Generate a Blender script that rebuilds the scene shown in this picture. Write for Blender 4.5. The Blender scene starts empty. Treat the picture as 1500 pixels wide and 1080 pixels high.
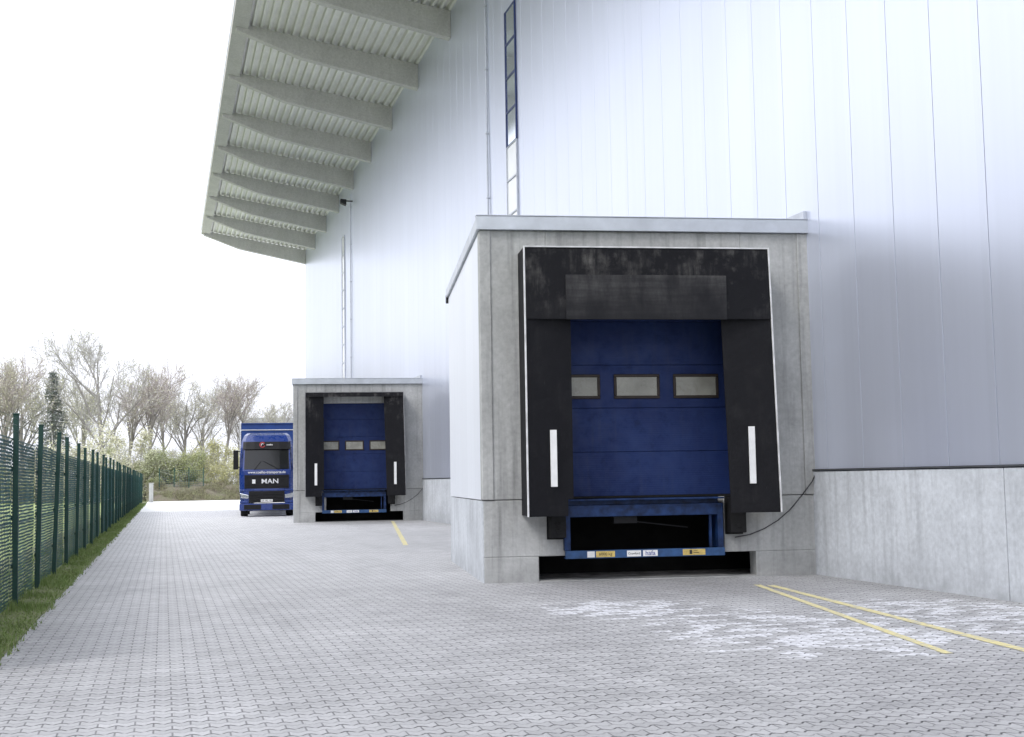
import bpy, math, random
from mathutils import Vector, Matrix, noise
random.seed(11)
sc = bpy.context.scene
COL = sc.collection

# ------------------------------------------------------------------ helpers
class MB:
    def __init__(s): s.v=[]; s.f=[]; s.m=[]
    def add(s, vs, fs, mi=0):
        o=len(s.v); s.v+= [tuple(p) for p in vs]
        for f in fs: s.f.append(tuple(i+o for i in f)); s.m.append(mi)
    def hexa(s, p, mi=0):
        s.add(p, [(0,3,2,1),(4,5,6,7),(0,1,5,4),(1,2,6,5),(2,3,7,6),(3,0,4,7)], mi)
    def box(s,x0,x1,y0,y1,z0,z1,mi=0):
        s.hexa([(x0,y0,z0),(x1,y0,z0),(x1,y1,z0),(x0,y1,z0),(x0,y0,z1),(x1,y0,z1),(x1,y1,z1),(x0,y1,z1)],mi)
    def prism_x(s, poly, x0, x1, mi=0):   # poly in (y,z)
        n=len(poly)
        vs=[(x0,a,b) for a,b in poly]+[(x1,a,b) for a,b in poly]
        fs=[tuple(range(n-1,-1,-1)), tuple(range(n,2*n))]+[(i,(i+1)%n,n+(i+1)%n,n+i) for i in range(n)]
        s.add(vs,fs,mi)
    def prism_y(s, poly, y0, y1, mi=0):   # poly in (x,z)
        n=len(poly)
        vs=[(a,y0,b) for a,b in poly]+[(a,y1,b) for a,b in poly]
        fs=[tuple(range(n)), tuple(range(2*n-1,n-1,-1))]+[(i,n+i,n+(i+1)%n,(i+1)%n) for i in range(n)]
        s.add(vs,fs,mi)
    def tube(s,p0,p1,r0,r1,n=6,mi=0,cap=True):
        p0=Vector(p0); p1=Vector(p1); d=(p1-p0)
        if d.length<1e-6: return
        d.normalize(); a=d.orthogonal().normalized(); b=d.cross(a)
        vs=[]
        for p,r in ((p0,r0),(p1,r1)):
            for i in range(n):
                t=2*math.pi*i/n
                vs.append(p+a*(r*math.cos(t))+b*(r*math.sin(t)))
        fs=[(i,(i+1)%n,n+(i+1)%n,n+i) for i in range(n)]
        if cap: fs+= [tuple(range(n-1,-1,-1)), tuple(range(n,2*n))]
        s.add(vs,fs,mi)
    def obj(s,name,mats,parent=None,bevel=0,smooth=False,loc=(0,0,0),rot=(0,0,0),seg=2):
        me=bpy.data.meshes.new(name); me.from_pydata(s.v,[],s.f)
        if not isinstance(mats,(list,tuple)): mats=[mats]
        for m in mats: me.materials.append(m)
        me.polygons.foreach_set("material_index", s.m)
        if smooth: me.polygons.foreach_set("use_smooth",[True]*len(me.polygons))
        me.update()
        o=bpy.data.objects.new(name,me); COL.objects.link(o)
        o.location=loc; o.rotation_euler=rot
        if parent: o.parent=parent
        if bevel:
            b=o.modifiers.new("Bevel",'BEVEL'); b.width=bevel; b.segments=seg; b.limit_method='ANGLE'; b.angle_limit=math.radians(40)
        return o

def empty(name,loc=(0,0,0),rot=(0,0,0)):
    o=bpy.data.objects.new(name,None); COL.objects.link(o); o.location=loc; o.rotation_euler=rot
    o.empty_display_size=.3
    return o
def tag(o,label,cat,group=None,kind=None):
    o["label"]=label; o["category"]=cat
    if group: o["group"]=group
    if kind: o["kind"]=kind
    return o
def text_part(s,size,mat,parent,loc,rot=(math.pi/2,0,0),ext=.002,name="lettering",align='CENTER',sx=1,bold=0):
    cu=bpy.data.curves.new("t",'FONT'); cu.body=s; cu.size=size; cu.extrude=ext; cu.align_x=align; cu.align_y='CENTER'; cu.offset=bold
    to=bpy.data.objects.new("t",cu); COL.objects.link(to); bpy.context.view_layer.update()
    me=bpy.data.meshes.new_from_object(to.evaluated_get(bpy.context.evaluated_depsgraph_get()))
    bpy.data.objects.remove(to); me.name=name
    me.materials.clear(); me.materials.append(mat)
    o=bpy.data.objects.new(name,me); COL.objects.link(o); o.parent=parent; o.location=loc; o.rotation_euler=rot; o.scale=(sx,1,1)
    return o

# ------------------------------------------------------------------ materials
def newmat(name):
    m=bpy.data.materials.new(name); m.use_nodes=True
    nt=m.node_tree; b=nt.nodes["Principled BSDF"]
    return m,nt,b
def setin(nt,node,key,val):
    s=node.inputs[key]
    if isinstance(val,bpy.types.NodeSocket): nt.links.new(val,s)
    else:
        if s.type=='RGBA' and len(val)==3: val=(*val,1)
        s.default_value=val
def N(nt,typ,ins={},**props):
    n=nt.nodes.new(typ)
    for k,v in props.items(): setattr(n,k,v)
    for k,v in ins.items(): setin(nt,n,k,v)
    return n
def M(nt,op,a,b=None,c=None,clamp=False):
    n=nt.nodes.new('ShaderNodeMath'); n.operation=op; n.use_clamp=clamp
    for i,x in enumerate((a,b,c)):
        if x is not None: setin(nt,n,i,x)
    return n.outputs[0]
def MR(nt,v,a,b,c,d,smooth=False):
    n=nt.nodes.new('ShaderNodeMapRange'); n.clamp=True
    if smooth: n.interpolation_type='SMOOTHSTEP'
    for k,x in zip(('Value','From Min','From Max','To Min','To Max'),(v,a,b,c,d)): setin(nt,n,k,x)
    return n.outputs[0]
def MIX(nt,f,a,b,mode='MIX'):
    n=nt.nodes.new('ShaderNodeMix'); n.data_type='RGBA'; n.blend_type=mode
    setin(nt,n,0,f); setin(nt,n,6,a); setin(nt,n,7,b)
    return n.outputs[2]
def NOISE(nt,vec,scale,detail=4,rough=.55,sc3=None):
    if sc3 is not None:
        mp=N(nt,'ShaderNodeMapping',{'Vector':vec,'Scale':sc3}); vec=mp.outputs[0]
    return N(nt,'ShaderNodeTexNoise',{'Vector':vec,'Scale':scale,'Detail':detail,'Roughness':rough}).outputs['Fac']
def OC(nt): return nt.nodes.new('ShaderNodeTexCoord').outputs['Object']
def BUMP(nt,b,h,strength=.3,dist=.01):
    n=N(nt,'ShaderNodeBump',{'Height':h,'Strength':strength,'Distance':dist}); nt.links.new(n.outputs[0],b.inputs['Normal'])
def GREY(nt,f): return N(nt,'ShaderNodeCombineColor',{0:f,1:f,2:f}).outputs[0]

def plain(name,col,rough=.5,metal=0,var=.15,scale=6,bump=0,coat=0,spec=.5):
    m,nt,b=newmat(name); oc=OC(nt)
    f=NOISE(nt,oc,scale,5)
    f=MR(nt,f,.3,.7,1-var,1+var)
    c=MIX(nt,1,col,GREY(nt,f),'MULTIPLY')
    nt.links.new(c,b.inputs['Base Color'])
    r=MR(nt,NOISE(nt,oc,scale*2.3,4),.3,.7,max(rough-.1,.03),min(rough+.1,1)); nt.links.new(r,b.inputs['Roughness'])
    b.inputs['Metallic'].default_value=metal
    b.inputs['Coat Weight'].default_value=coat
    b.inputs['Specular IOR Level'].default_value=spec
    if bump: BUMP(nt,b,NOISE(nt,oc,scale*8,4),bump,.004)
    return m

def concrete(name,col,dark=.6,streak=.5,warm=(.40,.37,.30)):
    m,nt,b=newmat(name); oc=OC(nt)
    big=NOISE(nt,oc,.9,6,.6); fine=NOISE(nt,oc,14,6,.65); st=NOISE(nt,oc,1.0,5,.6,(7,7,.35))
    st2=NOISE(nt,oc,1.0,4,.6,(22,22,.5))
    c=MIX(nt,MR(nt,big,.35,.68,0,.7),col,tuple(x*dark for x in col))
    c=MIX(nt,MR(nt,st,.5,.75,0,streak),c,tuple(x*dark*.75 for x in col))
    c=MIX(nt,MR(nt,st2,.58,.8,0,streak*.6),c,warm)
    f=MR(nt,fine,.3,.7,.86,1.12)
    c=MIX(nt,1,c,GREY(nt,f),'MULTIPLY')
    vo=N(nt,'ShaderNodeTexVoronoi',{'Vector':oc,'Scale':22.0})
    pore=MR(nt,vo.outputs['Distance'],.04,.11,1,0)
    rnd=MR(nt,NOISE(nt,oc,3,3),.52,.6,0,.55)
    c=MIX(nt,M(nt,'MULTIPLY',pore,rnd),c,tuple(x*.35 for x in col))
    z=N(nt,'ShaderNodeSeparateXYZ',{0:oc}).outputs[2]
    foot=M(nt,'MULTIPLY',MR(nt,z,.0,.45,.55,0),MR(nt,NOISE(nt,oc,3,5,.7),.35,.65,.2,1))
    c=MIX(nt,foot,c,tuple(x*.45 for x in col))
    nt.links.new(c,b.inputs['Base Color']); b.inputs['Roughness'].default_value=.85
    b.inputs['Specular IOR Level'].default_value=.3
    BUMP(nt,b,M(nt,'SUBTRACT',fine,M(nt,'MULTIPLY',pore,.8)),.35,.006)
    return m

C_FACE=concrete("concrete_grey",(.51,.515,.51),.56,.8,(.38,.37,.34))
C_BASE=concrete("concrete_light",(.63,.66,.70),.66,.55,(.5,.5,.5))
C_BEAM=concrete("concrete_beam",(.585,.575,.57),.8,.25,(.48,.47,.45))

def cladding(name,col,metal=.25,rough=.38):
    m,nt,b=newmat(name)
    pos=N(nt,'ShaderNodeNewGeometry').outputs['Position']
    sp=N(nt,'ShaderNodeSeparateXYZ',{0:pos})
    cell=M(nt,'FLOOR',sp.outputs[1])
    wn=N(nt,'ShaderNodeTexWhiteNoise',{'W':cell},noise_dimensions='1D').outputs['Value']
    big=NOISE(nt,pos,.35,4,.5); st=NOISE(nt,pos,1,5,.6,(5,5,.12))
    f=M(nt,'MULTIPLY',MR(nt,wn,0,1,.975,1.01),M(nt,'MULTIPLY',MR(nt,big,.3,.7,.985,1.01),MR(nt,st,.35,.75,1.01,.98)))
    c=MIX(nt,1,col,GREY(nt,f),'MULTIPLY')
    nt.links.new(c,b.inputs['Base Color'])
    b.inputs['Roughness'].default_value=rough
    b.inputs['Metallic'].default_value=metal
    BUMP(nt,b,NOISE(nt,pos,.8,2,.4,(1,1,.4)),.02,.05)
    return m
CLAD=cladding("wall_cladding_paint",(.715,.755,.87),.58,.31)
CLAD_W=cladding("side_cladding_paint",(.80,.83,.89),.1,.45)
FLASH=plain("flashing_metal",(.55,.58,.63),.4,.5,.1,3)
DARKM=plain("dark_metal",(.022,.022,.025),.6,0,.3,5,spec=.3)
WFRAME=plain("window_frame_brown",(.035,.026,.022),.5,0,.3,5,spec=.3)
SEAMM=plain("seam_grey",(.04,.044,.06),.8,0,.1,5,spec=.1)
DRIP=plain("drip_grey",(.07,.075,.085),.6,0,.2,5)
SHEET=plain("roof_sheet_paint",(.74,.74,.72),.5,.05,.08,1.5)
def blue_door():
    m,nt,b=newmat("door_blue_paint"); oc=OC(nt)
    big=NOISE(nt,oc,1.6,6,.65); st=NOISE(nt,oc,1,5,.6,(9,9,.8)); sm=NOISE(nt,oc,4,6,.7)
    c=MIX(nt,MR(nt,big,.38,.66,0,.9),(.0055,.018,.092),(.012,.031,.122))
    c=MIX(nt,MR(nt,st,.52,.76,0,.35),c,(.03,.042,.09))
    c=MIX(nt,MR(nt,sm,.54,.7,0,.55),c,(.005,.012,.05))
    nt.links.new(c,b.inputs['Base Color']); nt.links.new(MR(nt,sm,.4,.6,.5,.7),b.inputs['Roughness'])
    b.inputs['Specular IOR Level'].default_value=.3
    ln=N(nt,'ShaderNodeSeparateXYZ',{0:oc}).outputs[2]
    BUMP(nt,b,M(nt,'ADD',M(nt,'SINE',M(nt,'MULTIPLY',ln,190.0)),M(nt,'MULTIPLY',NOISE(nt,oc,90,3),2)),.12,.003)
    return m
BLUE_DOOR=blue_door()
def curtain():
    m,nt,b=newmat("black_curtain_fabric"); oc=OC(nt)
    big=NOISE(nt,oc,1.7,6,.7); st=NOISE(nt,oc,1,5,.7,(10,10,1.4)); sp=N(nt,'ShaderNodeSeparateXYZ',{0:oc})
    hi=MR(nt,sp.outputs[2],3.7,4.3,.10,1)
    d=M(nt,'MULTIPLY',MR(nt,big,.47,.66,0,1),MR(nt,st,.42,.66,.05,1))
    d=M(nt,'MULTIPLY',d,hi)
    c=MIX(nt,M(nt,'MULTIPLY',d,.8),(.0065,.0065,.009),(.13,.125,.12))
    scr=NOISE(nt,oc,1,5,.8,(40,40,5)); c=MIX(nt,MR(nt,scr,.62,.74,0,.25),c,(.09,.09,.09))
    nt.links.new(c,b.inputs['Base Color']); b.inputs['Roughness'].default_value=.6
    b.inputs['Specular IOR Level'].default_value=.2
    BUMP(nt,b,M(nt,'ADD',NOISE(nt,oc,2.2,4,.6),M(nt,'MULTIPLY',NOISE(nt,oc,160,2),.04)),.5,.06)
    return m
CURT=curtain()
def patchm():
    m,nt,b=newmat("worn_header_fabric"); oc=OC(nt)
    sp=N(nt,'ShaderNodeSeparateXYZ',{0:oc}); st=NOISE(nt,oc,1,6,.75,(5,5,1.2)); ho=NOISE(nt,oc,1,5,.7,(.8,.8,14)); bg_=NOISE(nt,oc,1.6,5,.6)
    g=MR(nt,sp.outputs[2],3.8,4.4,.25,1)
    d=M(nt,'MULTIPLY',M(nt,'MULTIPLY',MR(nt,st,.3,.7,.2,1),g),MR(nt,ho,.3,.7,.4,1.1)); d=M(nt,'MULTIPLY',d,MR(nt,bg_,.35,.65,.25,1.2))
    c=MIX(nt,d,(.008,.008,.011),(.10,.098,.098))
    nt.links.new(c,b.inputs['Base Color']); b.inputs['Roughness'].default_value=.65
    b.inputs['Specular IOR Level'].default_value=.22
    BUMP(nt,b,bg_,.3,.04)
    return m
PATCH=patchm()
WHITE=plain("white_trim_paint",(.80,.80,.80),.45,0,.08,8)
EDGE=plain("pale_edge_trim",(.66,.66,.67),.5,0,.25,5)
EDGEG=plain("grey_edge_trim",(.26,.26,.27),.5,0,.3,5)
WINP=plain("door_pane_acrylic",(.29,.285,.25),.3,0,.22,3)
BLUE_STEEL=plain("blue_steel_paint",(.008,.026,.09),.5,0,.6,7,.1,spec=.3)
BLUE_BAR=plain("blue_bar_paint",(.02,.07,.19),.45,0,.35,9,.1)
RUBBER=plain("black_rubber",(.010,.010,.011),.7,0,.3,9,.2,spec=.25)
CABLEM=plain("cable_grey",(.05,.05,.055),.6,0,.2,9)
YEL_ST=plain("yellow_sticker",(.60,.45,.14),.5,0,.25,18)
BLACKP=plain("black_print",(.02,.02,.02),.5)
BLUEP=plain("blue_print",(.02,.05,.3),.5)
REDP=plain("red_print",(.45,.03,.04),.5)
GREEN=plain("green_fence_paint",(.008,.048,.040),.5,0,.25,3)
GREENM=plain("green_fence_mesh_coating",(.032,.098,.106),.55,0,.35,1.2)
FRAMEB=plain("window_frame_blue",(.02,.04,.16),.4,0,.1)
FRAMEW=plain("window_frame_pale",(.55,.58,.66),.4,0,.1)
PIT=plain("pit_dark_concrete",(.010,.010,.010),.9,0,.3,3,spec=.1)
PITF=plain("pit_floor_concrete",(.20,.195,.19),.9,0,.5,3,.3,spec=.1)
def glass(name,col=(.55,.6,.62),rough=.08,metal=.85):
    m,nt,b=newmat(name)
    b.inputs['Base Color'].default_value=(*col,1); b.inputs['Metallic'].default_value=metal; b.inputs['Roughness'].default_value=rough
    BUMP(nt,b,NOISE(nt,OC(nt),1.2,2),.05,.02)
    return m
GLASS=glass("facade_glass",(.80,.87,.95)); PALEG=plain("pale_translucent_pane",(.86,.88,.9),.15,0,.04,1)

# ---- paving
def paving():
    m,nt,b=newmat("interlocking_paving"); pos=N(nt,'ShaderNodeNewGeometry').outputs['Position']
    sp=N(nt,'ShaderNodeSeparateXYZ',{0:pos}); x=sp.outputs[0]; y=sp.outputs[1]
    ww=.225; hh=.1125
    zz=M(nt,'PINGPONG',M(nt,'ADD',x,50.0),ww/4)
    yoff=M(nt,'MULTIPLY',MR(nt,zz,ww*.06,ww*.19,0,1),.034)
    v=M(nt,'DIVIDE',M(nt,'ADD',y,yoff),hh); row=M(nt,'FLOOR',v); fv=M(nt,'FRACT',v)
    par=M(nt,'MULTIPLY',M(nt,'FLOORED_MODULO',row,2.0),.5)
    uu=M(nt,'ADD',M(nt,'DIVIDE',M(nt,'ADD',x,50.0),ww),par)
    fu=M(nt,'FRACT',uu); cell=M(nt,'FLOOR',uu)
    du=M(nt,'MULTIPLY',M(nt,'MINIMUM',fu,M(nt,'SUBTRACT',1.0,fu)),ww)
    dv=M(nt,'MULTIPLY',M(nt,'MINIMUM',fv,M(nt,'SUBTRACT',1.0,fv)),hh)
    d=M(nt,'MINIMUM',du,dv)
    jn=MR(nt,NOISE(nt,pos,2.2,4,.7),.3,.6,.65,1)
    ju=MR(nt,du,.003,.008,.65,0)
    par2=M(nt,'FLOORED_MODULO',M(nt,'FLOOR',M(nt,'ADD',v,.5)),2.0)
    dash=MR(nt,M(nt,'ABSOLUTE',M(nt,'SUBTRACT',fu,.5)),.17,.25,1,.0)  # dashes wider than the gap: chamfer shadow and dirt painted in
    dash=M(nt,'MULTIPLY',dash,MR(nt,par2,.4,.6,.2,1))
    jv=M(nt,'MAXIMUM',M(nt,'MULTIPLY',MR(nt,dv,.014,.026,1,0),dash),MR(nt,dv,.002,.007,.5,0))
    joint=M(nt,'MAXIMUM',ju,jv)
    cv=N(nt,'ShaderNodeCombineXYZ',{0:cell,1:row,2:0.0}).outputs[0]
    rnd=N(nt,'ShaderNodeTexWhiteNoise',{'Vector':cv},noise_dimensions='3D').outputs['Value']
    big=NOISE(nt,pos,.22,6,.62); mid=NOISE(nt,pos,1.6,6,.65); fine=NOISE(nt,pos,45,4,.7)
    tr=NOISE(nt,pos,1,5,.6,(.9,.05,1))
    c=MIX(nt,MR(nt,big,.35,.65,0,1),(.355,.355,.365),(.455,.455,.465))
    c=MIX(nt,MR(nt,tr,.5,.7,0,.45),c,(.27,.27,.275))
    c=MIX(nt,M(nt,'MULTIPLY',MR(nt,y,14,58,0,.9),MR(nt,x,9,3,.35,1)),c,(.72,.72,.725))  # paler with distance: haze put into the paving colour
    f=M(nt,'MULTIPLY',MR(nt,rnd,0,1,.89,1.07),M(nt,'MULTIPLY',MR(nt,mid,.3,.7,.88,1.09),MR(nt,fine,.3,.7,.86,1.12)))
    c=MIX(nt,1,c,GREY(nt,f),'MULTIPLY')
    def spot(cx,cy,rx,ry):
        a=M(nt,'POWER',M(nt,'ABSOLUTE',M(nt,'DIVIDE',M(nt,'SUBTRACT',x,cx),rx)),2.0); e=M(nt,'POWER',M(nt,'ABSOLUTE',M(nt,'DIVIDE',M(nt,'SUBTRACT',y,cy),ry)),2.0)
        return MR(nt,M(nt,'ADD',a,e),.0,1.0,1,0,True)
    sp1=M(nt,'MAXIMUM',M(nt,'MAXIMUM',spot(5.9,11.2,1.8,2.5),spot(8.3,11.6,1.8,2.5)),spot(5.2,13.8,1.4,1.4))
    thr=M(nt,'ADD',M(nt,'MULTIPLY',mid,.75),M(nt,'MULTIPLY',rnd,.45))
    ef=M(nt,'MULTIPLY',MR(nt,M(nt,'ADD',thr,M(nt,'MULTIPLY',sp1,.35)),.82,1.0,0,1),MR(nt,sp1,.02,.25,0,1))
    ef=M(nt,'MULTIPLY',ef,MR(nt,fine,.3,.6,.5,1))
    c=MIX(nt,M(nt,'MULTIPLY',ef,.70),c,(.76,.77,.82))
    od=M(nt,'MAXIMUM',spot(6.6,16.0,2.6,2.4),spot(6.8,46,2.6,2.6)); c=MIX(nt,M(nt,'MULTIPLY',od,MR(nt,mid,.3,.65,.15,.6)),c,(.20,.195,.195))
    c=MIX(nt,M(nt,'MULTIPLY',joint,jn),c,(.04,.039,.042))
    nt.links.new(c,b.inputs['Base Color'])
    nt.links.new(MR(nt,mid,.3,.7,.6,.85),b.inputs['Roughness'])
    b.inputs['Specular IOR Level'].default_value=.35
    h=M(nt,'ADD',MR(nt,d,.0,.010,0,1,True),M(nt,'MULTIPLY',fine,.12)); h=M(nt,'ADD',h,M(nt,'MULTIPLY',rnd,.2))
    BUMP(nt,b,h,.45,.006)
    return m
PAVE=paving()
def grassm(name,a,bb,c3,scale=.6):
    m,nt,b=newmat(name); pos=N(nt,'ShaderNodeNewGeometry').outputs['Position']
    n1=NOISE(nt,pos,scale,6,.65); n2=NOISE(nt,pos,9,5,.7)
    c=MIX(nt,MR(nt,n1,.35,.65,0,1),a,bb); c=MIX(nt,MR(nt,n2,.5,.75,0,.8),c,c3)
    nt.links.new(c,b.inputs['Base Color']); b.inputs['Roughness'].default_value=.9
    b.inputs['Specular IOR Level'].default_value=.2
    BUMP(nt,b,n2,.6,.05); return m
FIELD=grassm("meadow_grass",(.28,.35,.14),(.36,.41,.19),(.24,.29,.12),.15)
VERGE=grassm("verge_soil_grass",(.13,.16,.075),(.21,.23,.12),(.2,.18,.13),1.5)
BANK=grassm("bank_soil",(.165,.14,.115),(.15,.155,.095),(.06,.052,.04),1.6)
BLADE=grassm("grass_blade",(.155,.235,.07),(.24,.31,.12),(.33,.33,.18),2.2)
ROAD=plain("bright_concrete_road",(.80,.80,.79),.8,0,.05,.3)
def yellowm():
    m,nt,b=newmat("worn_yellow_paint"); pos=N(nt,'ShaderNodeNewGeometry').outputs['Position']
    n=NOISE(nt,pos,14,6,.7); n2=NOISE(nt,pos,1.3,4,.6)
    c=MIX(nt,M(nt,'MULTIPLY',MR(nt,n,.46,.58,0,.85),MR(nt,n2,.35,.6,.4,1)),(.64,.57,.28),(.38,.375,.36))
    nt.links.new(c,b.inputs['Base Color']); b.inputs['Roughness'].default_value=.75
    BUMP(nt,b,NOISE(nt,pos,30,4),.5,.01); return m
YELLOW=yellowm()

# ------------------------------------------------------------------ world, sun, camera
w=bpy.data.worlds.new("World"); sc.world=w; w.use_nodes=True; nt=w.node_tree
bg=nt.nodes["Background"]
sky=nt.nodes.new('ShaderNodeTexSky'); sky.sky_type='NISHITA'; sky.sun_disc=False
SUN_EL=math.radians(48); 
sun_dir=Vector((-.62,-.35,0)).normalized()*math.cos(SUN_EL)+Vector((0,0,math.sin(SUN_EL)))
sky.sun_elevation=SUN_EL; sky.sun_rotation=math.atan2(sun_dir.x,sun_dir.y)
sky.air_density=1.5; sky.dust_density=5
tc=nt.nodes.new('ShaderNodeTexCoord'); sp=N(nt,'ShaderNodeSeparateXYZ',{0:tc.outputs['Generated']})
g=MR(nt,sp.outputs[2],0.0,1.0,8.9,17.0)
cloud=NOISE(nt,tc.outputs['Generated'],2.0,4); g=M(nt,'MULTIPLY',g,MR(nt,cloud,.3,.7,.97,1.05))
gc=N(nt,'ShaderNodeCombineColor',{0:M(nt,'MULTIPLY',g,.955),1:M(nt,'MULTIPLY',g,.98),2:M(nt,'MULTIPLY',g,1.07)}).outputs[0]
hs=N(nt,'ShaderNodeHueSaturation',{'Saturation':.35,'Value':.25,'Color':sky.outputs[0]})
mx=MIX(nt,1.0,gc,hs.outputs[0],'ADD')
nt.links.new(mx,bg.inputs[0]); bg.inputs[1].default_value=.128
sl=bpy.data.lights.new("sun_light",'SUN'); sl.energy=1.3; sl.angle=math.radians(14); sl.color=(1,.975,.94)
so=bpy.data.objects.new("sun_light",sl); COL.objects.link(so); so.rotation_euler=(-sun_dir).to_track_quat('-Z','Y').to_euler(); so.location=(-20,-10,30)
sc.view_settings.view_transform='Standard'; sc.view_settings.look='None'; sc.view_settings.exposure=0

al=math.radians(15.43); th=math.radians(5.0); ro=.016
fw=Vector((math.sin(al)*math.cos(th),math.cos(al)*math.cos(th),math.sin(th)))
r0=Vector((math.cos(al),-math.sin(al),0)); u0=r0.cross(fw)
R=r0*math.cos(ro)-u0*math.sin(ro); U=r0*math.sin(ro)+u0*math.cos(ro)
cam=bpy.data.cameras.new("camera"); co=bpy.data.objects.new("camera",cam); COL.objects.link(co)
mt=Matrix((( R.x,U.x,-fw.x,0),(R.y,U.y,-fw.y,0),(R.z,U.z,-fw.z,1.5),(0,0,0,1)))
co.matrix_world=mt; cam.sensor_width=36; cam.lens=44.4; cam.clip_end=5000; cam.clip_start=.1
sc.camera=co

# ------------------------------------------------------------------ ground
WX=9.48
def sheet(name,x0,x1,y0,y1,z,mat,label,cat):
    b=MB(); b.add([(x0,y0,z),(x1,y0,z),(x1,y1,z),(x0,y1,z)],[(0,1,2,3)])
    return tag(b.obj(name,mat),label,cat,kind="structure")
sheet("ground",-1500,1500,-500,3000,-.05,FIELD,"flat green meadow reaching to the horizon","ground")
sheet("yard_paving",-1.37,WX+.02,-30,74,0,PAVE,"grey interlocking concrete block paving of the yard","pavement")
sheet("road",-1.37,60,74,118,0,ROAD,"bright concrete road beyond the paved yard","road")
b=MB()
ys=[-30+i*.5 for i in range(297)]
for i,yv in enumerate(ys):
    e=-1.36+random.uniform(-.02,.02)
    for xx,zz in ((-3.2,-.03),(-2.4,.02+random.uniform(-.01,.02)),(-1.7,.02+random.uniform(-.01,.01)),(e,.006)):
        b.v.append((xx,yv,zz))
for i in range(len(ys)-1):
    for k in range(3):
        a=i*4+k; b.f.append((a,a+1,a+5,a+4)); b.m.append(0)
tag(b.obj("grass_verge",VERGE,smooth=True),"narrow strip of soil and grass under the fence","grass verge",kind="structure")
b=MB()
for i in range(56000):
    yv=9+ (random.random()**1.9)*95
    x=random.choice((random.uniform(-2.7,-1.4),random.gauss(-1.50,.11),random.gauss(-1.75,.12)))
    if x>-1.31+.04*math.sin(yv*3.1)+.03*math.sin(yv*7.7): continue
    cl=.5+.5*math.sin(yv*2.1+math.sin(yv*.7)*3)
    if random.random()>.45+.55*cl: continue
    h=random.uniform(.0,.045)*(.4+1.1*cl)*(2.2 if x<-1.7 else 1); wd=random.uniform(.003,.007)*(1+yv/30)
    a=random.uniform(0,math.pi); dx,dy=math.cos(a)*wd,math.sin(a)*wd
    lx,ly=random.gauss(0,.025),random.gauss(0,.03)
    b.add([(x-dx,yv-dy,.0),(x+dx,yv+dy,.0),(x+lx,yv+ly,h+.03)],[(0,1,2)])
tag(b.obj("grass",BLADE),"tufts of green grass along the fence foot","grass",kind="stuff")
# bank
b=MB(); nx=260; ysb=[117.6+i*.16 for i in range(20)]+[121.5,123,130,150,240]
n=len(ysb)
for i in range(nx+1):
    x=-1.5+ i*.2
    for yy_ in ysb:
        t=min(max((yy_-117.6)/2.8,0),1); zz=1.45*t*t*(3-2*t)
        if yy_>124: zz=1.2 if yy_<200 else .2
        nz=noise.fractal(Vector((x*.8,yy_*.8,0)),1.0,2.0,5)*.42*min(t*2,1)+noise.noise(Vector((x*.25,3,0)))*.3*t
        b.v.append((x,yy_,zz+nz if t>0 else -.03))
for i in range(nx):
    for k in range(n-1):
        a=i*n+k; b.f.append((a,a+n,a+n+1,a+1)); b.m.append(0)
tag(b.obj("earth_bank",BANK,smooth=True),"low brown earth bank behind the road","bank",kind="structure")
# dry brush on the bank
b=MB()
for i in range(9000):
    x=random.uniform(-1.5,14); t=random.random(); yy_=117.9+t*3; t2=min(max((yy_-117.6)/2.8,0),1)
    z=1.45*t2*t2*(3-2*t2)
    if noise.noise(Vector((x*.7,yy_*1.3,5)))<-.05: continue
    for _ in range(2):
        p=Vector((x+random.gauss(0,.1),yy_,z+random.uniform(-.05,.25))); a=Vector((random.gauss(0,.05),random.gauss(0,.04),random.uniform(.04,.16))); e=Vector((random.uniform(-.05,.05),random.uniform(-.03,.03),0))
        b.add([p-e,p+e,p+a],[(0,1,2)])
BRUSH=grassm("dry_brush",(.20,.18,.12),(.26,.27,.15),(.12,.11,.07),1.1)
tag(b.obj("brush",BRUSH),"dry brush and weeds covering the earth bank","brush",kind="stuff")

def line(p0,p1,wd,label):
    p0=Vector((*p0,0)); p1=Vector((*p1,0)); d=(p1-p0).normalized(); nn=Vector((-d.y,d.x,0))*wd/2
    b=MB(); L=(p1-p0).length; k=max(2,int(L/.25)); 
    for i in range(k+1):
        p=p0.lerp(p1,i/k); j=random.uniform(.9,1.08)
        b.v+= [tuple(p-nn*j+Vector((0,0,.004))),tuple(p+nn*j+Vector((0,0,.004)))]
    for i in range(k): b.f.append((2*i,2*i+2,2*i+3,2*i+1)); b.m.append(0)
    o=b.obj("painted_line",YELLOW); tag(o,label,"road marking",kind="structure")
line((7.85,16.0),(6.28,9.3),.09,"worn yellow guide line painted on the paving")
line((7.98,15.85),(6.6,6.8),.11,"long yellow guide line painted on the paving")
line((8.25,47.0),(5.45,29.3),.12,"yellow guide line leading to the farther loading dock")

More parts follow.
